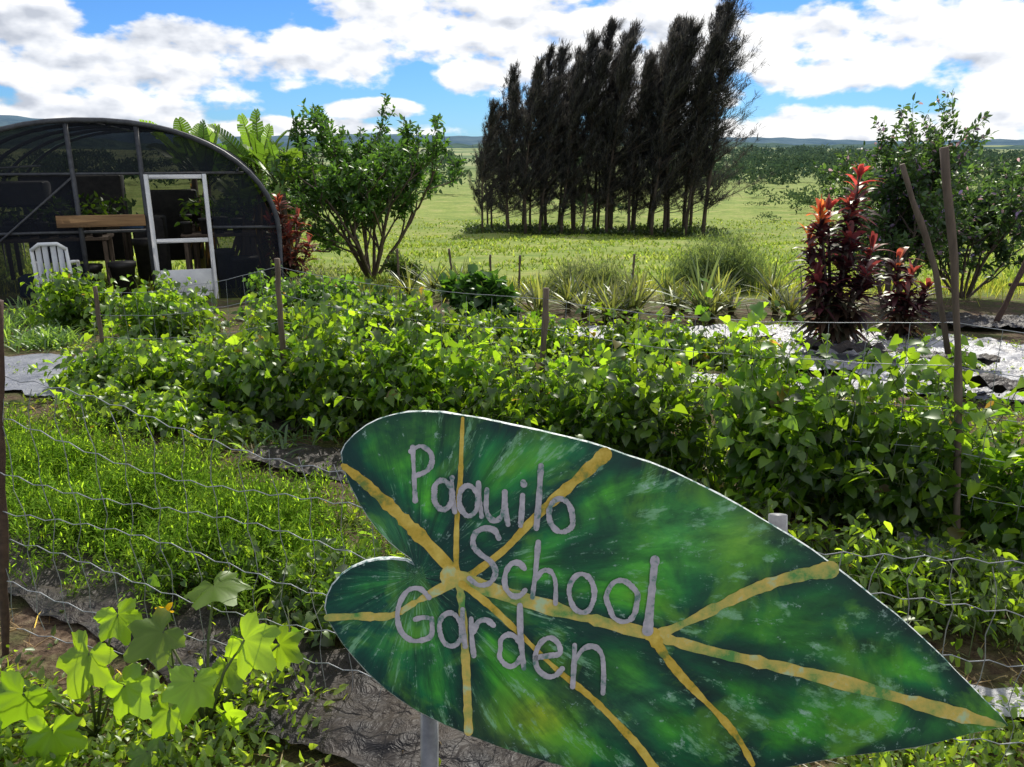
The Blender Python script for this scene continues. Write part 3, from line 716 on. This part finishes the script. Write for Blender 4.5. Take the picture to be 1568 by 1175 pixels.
# ---------------------------------------------------------------- leaf sign
S=.001243                         # metres per drawing unit of the sign artwork
def L2(p): return ((p[0]-784)*S,(587-p[1])*S)
OUT=[(525,692),(530,680),(545,664),(562,651),(580,642),(602,635),(625,631),(652,630),(680,632),(710,636),(740,641),(780,650),(820,658),(860,667),(900,677),(930,686),(960,697),(995,708),(1030,722),(1065,739),(1100,757),(1135,776),(1170,797),(1205,818),(1240,840),(1275,866),(1310,893),(1340,917),(1370,940),(1395,962),(1420,985),(1441,1005),(1462,1027),(1484,1049),(1506,1072),(1525,1090),(1540,1108),(1510,1114),(1480,1120),(1440,1131),(1400,1140),(1350,1147),(1300,1153),(1250,1161),(1200,1171),(1160,1182),(1120,1190),(1060,1197),(1000,1197),(950,1190),(900,1180),(850,1166),(800,1151),(760,1138),(720,1122),(680,1105),(640,1085),(615,1069),(590,1050),(566,1028),(545,1005),(528,985),(514,962),(504,945),(500,928),(503,910),(511,894),(524,879),(540,868),(560,860),(580,856),(602,855),(622,857),(636,864),(630,853),(615,842),(598,828),(580,810),(565,790),(552,768),(541,747),(532,727),(527,710)]
VE=[([(527,712),(560,738),(600,775),(630,805),(660,835),(700,878)],[10,15,17,18,20,24],0),
 ([(709,640),(707,690),(705,740),(700,800),(699,872)],[6,8,9,9,12],0),
 ([(925,695),(895,722),(850,762),(810,800),(770,842),(708,888)],[24,19,15,13,12,12],0),
 ([(690,880),(760,903),(850,930),(930,952),(1000,970),(1090,995),(1200,1020),(1300,1045),(1400,1073),(1480,1095),(1532,1107)],[26,24,21,19,19,18,20,22,22,18,6],1),
 ([(503,943),(550,941),(600,940),(640,918),(700,886)],[11,13,12,13,18],1),
 ([(704,888),(709,940),(713,1000),(716,1060),(718,1116)],[14,12,12,12,13],1),
 ([(708,892),(745,920),(790,962),(850,1020),(905,1065),(950,1110),(985,1150),(1010,1190)],[12,11,10,10,11,12,14,16],0),
 ([(1005,970),(1060,945),(1110,920),(1160,897),(1215,880),(1268,870)],[16,15,16,18,20,24],1),
 ([(998,970),(1015,998),(1040,1030),(1070,1062),(1105,1098),(1130,1130),(1150,1166)],[22,16,13,12,12,10,8],0)]
sign=bpy.data.objects.new('leaf_shaped_garden_sign',None);scene.collection.objects.link(sign)
tilt=16.3
sign.location=(0,1.5*math.cos(rad(tilt)),1.6-1.5*math.sin(rad(tilt)));sign.rotation_euler=(rad(90-tilt),0,0)
outl=np.array([L2(p) for p in OUT])
pxo=np.array(OUT,float)
def segd(P,A_,B2):
    d=B2-A_;t=np.clip(((P-A_)@d)/(d@d),0,1);return np.linalg.norm(P-(A_+t[:,None]*d),axis=1)
gx,gy=np.meshgrid(np.arange(500,1545,8.),np.arange(628,1200,8.));gp=np.stack([gx.ravel(),gy.ravel()],1)+R.normal(size=(gx.size,2))*.8
def inside(P,poly):
    c=np.zeros(len(P),bool);j=len(poly)-1
    for i in range(len(poly)):
        a,b=poly[i],poly[j];m_=((a[1]>P[:,1])!=(b[1]>P[:,1]))&(P[:,0]<(b[0]-a[0])*(P[:,1]-a[1])/(b[1]-a[1]+1e-12)+a[0]);c^=m_;j=i
    return c
do=np.min([segd(gp,pxo[i],pxo[(i+1)%len(pxo)]) for i in range(len(pxo))],0)
gp=gp[inside(gp,pxo)&(do>4)]
allp=np.concatenate([pxo,gp]);no=len(pxo)
res=geometry.delaunay_2d_cdt([Vector(((p[0]-784)*S,(587-p[1])*S)) for p in allp],[(i,(i+1)%no) for i in range(no)],[],1,1e-6)
v2=np.array([tuple(v) for v in res[0]]);tri=[]
for f_ in res[2]:
    for q in range(1,len(f_)-1): tri.append((f_[0],f_[q],f_[q+1]))
PX=np.stack([v2[:,0]/S+784,587-v2[:,1]/S],1)
do=np.min([segd(PX,pxo[i],pxo[(i+1)%no]) for i in range(no)],0)
dv=np.min([segd(PX,np.array(v[0][i],float),np.array(v[0][i+1],float)) for v in VE for i in range(len(v[0])-1)],0)
ss=lambda t:(np.clip(t,0,1)**2*(3-2*np.clip(t,0,1)))
wob=.5+.5*np.sin(PX[:,0]*.021+1.7*np.sin(PX[:,1]*.017))*np.sin(PX[:,1]*.027+PX[:,0]*.008)
f=ss((dv-6)/44)*ss((do-3)/40);f=f*(.42+.85*wob)
dark=np.array([.001,.036,.026]);mid=np.array([.004,.135,.038]);lite=np.array([.06,.38,.022])
C=np.where(f[:,None]<.5,dark+(mid-dark)*(f[:,None]*2),mid+(lite-mid)*np.clip(f[:,None]*2-1,0,1))
def patch(C,cx,cy,rx,ry,col,k):
    g=np.exp(-(((PX-[cx,cy])/[rx,ry])**2).sum(1))[:,None]*k;return C*(1-g)+np.array(col)*g
C=patch(C,590,960,90,80,(.012,.12,.07),.6);C=patch(C,820,1095,60,35,(.26,.36,.02),.8);C=patch(C,1250,960,130,60,(.002,.06,.025),.7)
C=patch(C,1050,800,90,50,(.06,.33,.10),.6);C=patch(C,640,660,60,22,(.10,.40,.02),.7);C=patch(C,1130,830,50,35,(.25,.5,.05),.5);C=patch(C,590,810,40,30,(.06,.3,.10),.5)
C=patch(C,1330,1110,120,25,(.04,.24,.03),.6);C=patch(C,960,1080,60,40,(.06,.26,.10),.5);C=patch(C,840,690,120,18,(.01,.22,.07),.6);C=patch(C,970,770,30,60,(.002,.045,.025),.7);C=patch(C,900,1010,90,25,(.002,.045,.03),.6)
th=np.arctan2(PX[:,1]-880,PX[:,0]-640);rr=np.hypot(PX[:,1]-880,PX[:,0]-640)
m,nt,out=newmat('sign_paint')
a=N(nt,'ShaderNodeAttribute',attribute_name='Col');pa=N(nt,'ShaderNodeAttribute',attribute_name='pol')
st=noise(nt,1.0,6,.65,pa.outputs['Vector'],.3);st2=noise(nt,2.6,5,.75,pa.outputs['Vector'],.15)
ob=objc(nt);pt=noise(nt,6,5,.6,ob,.8);fn=noise(nt,60,4,.75,ob)
c=mixc(nt,.95,a.outputs['Color'],ramp(nt,st,[(.32,(.12,.22,.4)),(.5,(.95,.95,.95)),(.66,(2.3,1.7,1.3))]),'MULTIPLY')
c=mixc(nt,ramp(nt,pt,[(.34,(.8,.8,.8)),(.49,(0,0,0))]),c,(.001,.038,.028))
c=mixc(nt,ramp(nt,pt,[(.52,(0,0,0)),(.66,(.6,.6,.6))]),c,(.14,.42,.02))
c=mixc(nt,ramp(nt,M(nt,'MULTIPLY',st2,M(nt,'ADD',pt,.55)),[(.60,(0,0,0)),(.71,(.65,.65,.65))]),c,(.25,.52,.28))
c=mixc(nt,ramp(nt,M(nt,'MULTIPLY',fn,M(nt,'ADD',st2,.5)),[(.63,(0,0,0)),(.73,(.55,.55,.55))]),c,(.4,.58,.48))
p=N(nt,'ShaderNodeBsdfPrincipled');nt.links.new(c,p.inputs['Base Color']);p.inputs['Roughness'].default_value=.42;p.inputs['Specular IOR Level'].default_value=.35
nt.links.new(bump(nt,st2,.4,.002),p.inputs['Normal']);nt.links.new(p.outputs[0],out.inputs[0])
SIGN=m
mb=MB();mb.add(np.c_[v2,np.full(len(v2),.009)],tri,C)
o=mb.obj('painted_face',[SIGN],sign,smooth=True)
at=o.data.attributes.new('pol','FLOAT_VECTOR','POINT');at.data.foreach_set('vector',np.stack([np.cos(th)*7,np.sin(th)*7,rr*.006],1).ravel())
mb=MB();k=no
e=np.roll(outl,-1,0)-np.roll(outl,1,0);nn_=nrm(np.stack([e[:,1],-e[:,0]],1))
cw=np.sum(outl[:,0]*np.roll(outl[:,1],-1)-np.roll(outl[:,0],-1)*outl[:,1]);nn_*=np.sign(cw)
big=outl+nn_*.0024+R.normal(size=(no,2))*.0005
V=np.concatenate([np.c_[outl,np.full(k,.0088)],np.c_[big,np.full(k,.006)],np.c_[big,np.full(k,-.008)]])
F=[]
for i in range(k):
    j=(i+1)%k
    for b0 in(0,k): F+=[(b0+i,b0+j,b0+k+j),(b0+i,b0+k+j,b0+k+i)]
mb.add(V,F)
V=np.c_[v2,np.full(len(v2),-.0079)];mb.add(V,[(a_,c_,b_) for a_,b_,c_ in tri])
EDGE=surf('sign_board_edge',[(.4,(.06,.16,.13)),(.52,(.66,.7,.66))],50,.5)
mb.obj('board',[EDGE],sign)
def paint(name,stops,rough=.42,sc=45):
    return surf(name,stops,sc,rough,0,.4,.002)
VY=paint('vein_ochre',[(.33,(.16,.22,.03)),(.45,(.56,.37,.03)),(.68,(.76,.56,.10))],sc=26)
VG=paint('vein_pale',[(.36,(.10,.30,.06)),(.45,(.42,.42,.09)),(.58,(.68,.50,.10)),(.68,(.48,.62,.34))],sc=18)
LT=paint('letter_silver',[(.36,(.12,.22,.18)),(.45,(.40,.38,.39)),(.7,(.58,.53,.55))])
zc=[.0098]
def ribbon(mb,pts,wd,close=False,rag=.06):
    pts=np.array(pts,float)
    Q=[];W=[];n=len(pts);wd=np.broadcast_to(wd,(n,)).astype(float)
    g=lambda i: pts[i%n] if close else pts[min(max(i,0),n-1)]
    for i in range(n if close else n-1):
        p0,p1,p2,p3=g(i-1),g(i),g(i+1),g(i+2)
        for t in np.arange(0,1,.125):
            Q.append(.5*((2*p1)+(-p0+p2)*t+(2*p0-5*p1+4*p2-p3)*t*t+(-p0+3*p1-3*p2+p3)*t**3));W.append(wd[i]*(1-t)+wd[(i+1)%n]*t)
    Q.append(pts[0] if close else pts[-1]);W.append(wd[0] if close else wd[-1])
    Q=np.array(Q);W=np.array(W)
    nz=np.convolve(R.normal(size=len(W)+4),np.ones(5)/5,'valid')*2;W=W*(1+rag*nz+.5*rag*R.normal(size=len(W)))
    t=np.gradient(Q,axis=0)
    if close: t[0]=t[-1]=Q[1]-Q[-2]
    t=nrm(t);nr=np.stack([-t[:,1],t[:,0]],1)
    V=np.concatenate([Q+nr*W[:,None]/2,Q-nr*W[:,None]/2]);k=len(Q)
    F=[]
    for i in range(k-1):F+=[(i,i+k,i+k+1),(i,i+k+1,i+1)]
    if not close:
        for e_,sg in((0,-1),(k-1,1)):
            b0=len(V);arc=[Q[e_]+W[e_]/2*(nr[e_]*math.cos(a)+t[e_]*sg*math.sin(a)) for a in np.linspace(0,np.pi,7)]
            V=np.concatenate([V,[Q[e_]],arc]);F+=[(b0,b0+1+q,b0+2+q) for q in range(6)]
    z=zc[0];zc[0]+=.00012
    mb.add(np.c_[(V[:,0]-784)*S,(587-V[:,1])*S,np.full(len(V),z)],F)
mb=MB()
for pts,wd,kind in VE: ribbon(mb,pts,np.array(wd)*.95,rag=.15); mb.I[-1][:]=kind
mb.obj('veins',[VY,VG],sign)
def ell(cx,cy,rx,ry,n=12,rot=.1):
    a=np.linspace(0,2*np.pi,n,endpoint=False);x=rx*np.cos(a)*(1+.05*R.normal(size=n));y=ry*np.sin(a);return [(cx+x[i]+rot*y[i]*-.4,cy+y[i]+rot*x[i]*2) for i in range(n)]
mb=MB();w=7.5
ST=[([(633,684),(635,725),(637,765)],w),([(630,690),(645,682),(660,692),(662,708),(654,720),(638,727)],w),
 ([(693,730),(693,755),(697,782)],w),([(733,738),(734,762),(738,789)],w),
 ([(746,748),(745,778),(752,793),(763,794),(771,780),(773,752)],w),([(773,752),(774,778),(778,801)],w),
 ([(800,757),(799,780),(797,803)],w),([(801,737),(802,740)],10),([(828,712),(825,760),(821,807)],w+1),
 ([(764,822),(757,810),(742,807),(728,815),(725,832),(736,846),(752,858),(759,874),(750,890),(733,893),(719,883)],w),
 ([(803,868),(795,860),(783,861),(774,876),(774,896),(784,909),(796,909),(804,901)],w),
 ([(824,828),(820,870),(815,912)],w),([(818,888),(830,872),(843,873),(850,889),(850,921)],w),
 ([(1001,855),(996,905),(990,962)],[15,13,14]),
 ([(658,912),(645,899),(628,900),(615,917),(610,940),(616,964),(632,977),(650,976),(662,968),(662,944)],w),([(662,944),(650,942),(637,945)],w),
 ([(709,930),(709,957),(713,986)],w),([(722,944),(723,972),(726,1000)],w),([(724,966),(733,949),(745,946),(756,954)],w),
 ([(796,924),(797,970),(802,1019)],w+1),
 ([(821,1003),(840,1000),(856,997),(855,983),(843,973),(829,979),(820,997),(822,1018),(836,1031),(850,1030),(860,1020)],w),
 ([(879,984),(878,1015),(876,1047)],w),([(879,1008),(892,990),(908,986),(920,998),(923,1025),(922,1057)],w)]
for pts,w_ in ST: ribbon(mb,pts,np.array(w_)*1.05,rag=.12)
for e_ in[(679,756,14,22),(718,765,14,23),(858,787,18,25),(890,905,19,29),(951,917,23,31),(691,960,17,25),(781,992,17,24)]: ribbon(mb,ell(*e_),w*1.05,True,.12)
mb.obj('lettering',[LT],sign)
for px in(655,1200):
    x=(px-784)*S
    mb=MB();ytop=(587-(1060 if px==655 else 792))*S
    tube(mb,[(x,-1.4,-.033),(x,ytop,-.033)],.018,sides=10);mb.obj('post',[METAL],sign)

# ---------------------------------------------------------------- world and sun
AZ,EL=14,42
w=bpy.data.worlds.new('World');scene.world=w;w.use_nodes=True;nt=w.node_tree;nt.nodes.clear()
out=N(nt,'ShaderNodeOutputWorld');sky=N(nt,'ShaderNodeTexSky',sky_type='NISHITA');sky.sun_disc=False
sky.sun_elevation=rad(EL);sky.sun_rotation=rad(AZ);sky.air_density=1;sky.dust_density=.2;sky.ozone_density=3
tc=N(nt,'ShaderNodeTexCoord');sp=N(nt,'ShaderNodeSeparateXYZ');nt.links.new(tc.outputs['Generated'],sp.inputs[0])
az=M(nt,'MULTIPLY',M(nt,'ARCTAN2',sp.outputs['X'],sp.outputs['Y']),57.2958)
el=M(nt,'MULTIPLY',M(nt,'ARCSINE',sp.outputs['Z']),57.2958)
CL=[(190,110,230,50),(60,60,90,42),(300,75,110,32),(90,180,240,34),(520,80,110,50),(560,165,90,16),(440,198,220,20),(610,25,130,46),(770,35,150,70),(740,110,70,35),(960,80,230,100),(1220,70,170,46),(1430,75,170,66),(1260,118,120,30),(1360,200,330,36),(1550,120,70,70)]
cur=None
for x,y,rx,ry in CL:
    a0=math.degrees(math.atan((x-784)/1207/1.07));e0=(234-y)*.0413
    ra=rx*.0415;re=ry*.0413
    u_=M(nt,'MULTIPLY_ADD',az,1/ra,-a0/ra);v_=M(nt,'MULTIPLY_ADD',el,1/re,-e0/re)
    v=M(nt,'SUBTRACT',1.0,M(nt,'MULTIPLY_ADD',u_,u_,M(nt,'MULTIPLY',v_,v_)));cur=v if cur is None else M(nt,'SMOOTH_MAX',cur,v,.3)
cur=M(nt,'MAXIMUM',cur,-1.3)
def cvec(do_=0,da=0):
    c_=N(nt,'ShaderNodeCombineXYZ');nt.links.new(M(nt,'MULTIPLY_ADD',az,.11,da*.11),c_.inputs[0]);nt.links.new(M(nt,'MULTIPLY_ADD',el,.20,do_*.20),c_.inputs[1]);return c_.outputs[0]
nA=noise(nt,2.6,7,.52,cvec());nS=noise(nt,2.6,4,.45,cvec());nB=noise(nt,2.6,4,.45,cvec(.7,.3))
gen=M(nt,'ADD',M(nt,'MULTIPLY',noise(nt,2.2,4,.6,tc.outputs['Generated']),6.0),-2.7)  # clouds outside the view, added to raise the ambient light
outm=M(nt,'MAXIMUM',M(nt,'MULTIPLY',M(nt,'SUBTRACT',el,11.0),.3,clamp=True),M(nt,'MULTIPLY',M(nt,'SUBTRACT',M(nt,'ABSOLUTE',az),35.0),.2,clamp=True),clamp=True)
mm=N(nt,'ShaderNodeMix',data_type='FLOAT');nt.links.new(outm,mm.inputs[0]);nt.links.new(cur,mm.inputs[2]);nt.links.new(gen,mm.inputs[3])
dens=M(nt,'ADD',mm.outputs[0],M(nt,'MULTIPLY',M(nt,'SUBTRACT',nA,.5),4.5))
mr=N(nt,'ShaderNodeMapRange',interpolation_type='SMOOTHSTEP');nt.links.new(dens,mr.inputs[0]);mr.inputs[1].default_value=-.25;mr.inputs[2].default_value=.45
sh=M(nt,'ADD',M(nt,'MULTIPLY',M(nt,'SUBTRACT',nS,nB),2.6),.68)
low=M(nt,'ADD',sh,M(nt,'MULTIPLY',az,.006),clamp=True)
cc=ramp(nt,low,[(.1,(.52,.56,.64)),(.45,(.78,.81,.87)),(.72,(1.0,1.0,1.0))])
b1=N(nt,'ShaderNodeBackground');b2=N(nt,'ShaderNodeBackground')
skc=mixc(nt,1.0,sky.outputs[0],(.46,.84,1.4),'MULTIPLY');nt.links.new(skc,b1.inputs[0]);b1.inputs[1].default_value=.085
nt.links.new(cc,b2.inputs[0]);b2.inputs[1].default_value=1.1
mx=N(nt,'ShaderNodeMixShader');nt.links.new(mr.outputs[0],mx.inputs[0]);nt.links.new(b1.outputs[0],mx.inputs[1]);nt.links.new(b2.outputs[0],mx.inputs[2]);nt.links.new(mx.outputs[0],out.inputs[0])
sv=Vector((math.sin(rad(AZ))*math.cos(rad(EL)),math.cos(rad(AZ))*math.cos(rad(EL)),math.sin(rad(EL))))
ld=bpy.data.lights.new('sun','SUN');ld.energy=5.0;ld.angle=rad(.5);ld.color=(1,.95,.86)
lo=bpy.data.objects.new('sun',ld);scene.collection.objects.link(lo);lo.rotation_euler=(-sv).to_track_quat('-Z','Y').to_euler();lo.location=(0,0,30)

cam=bpy.data.cameras.new('camera');co=bpy.data.objects.new('camera',cam);scene.collection.objects.link(co)
co.location=(0,0,1.6);co.rotation_euler=(rad(90-16.3),0,0);cam.sensor_width=36;cam.lens=27.71;cam.clip_end=8000;cam.clip_start=.05
scene.camera=co
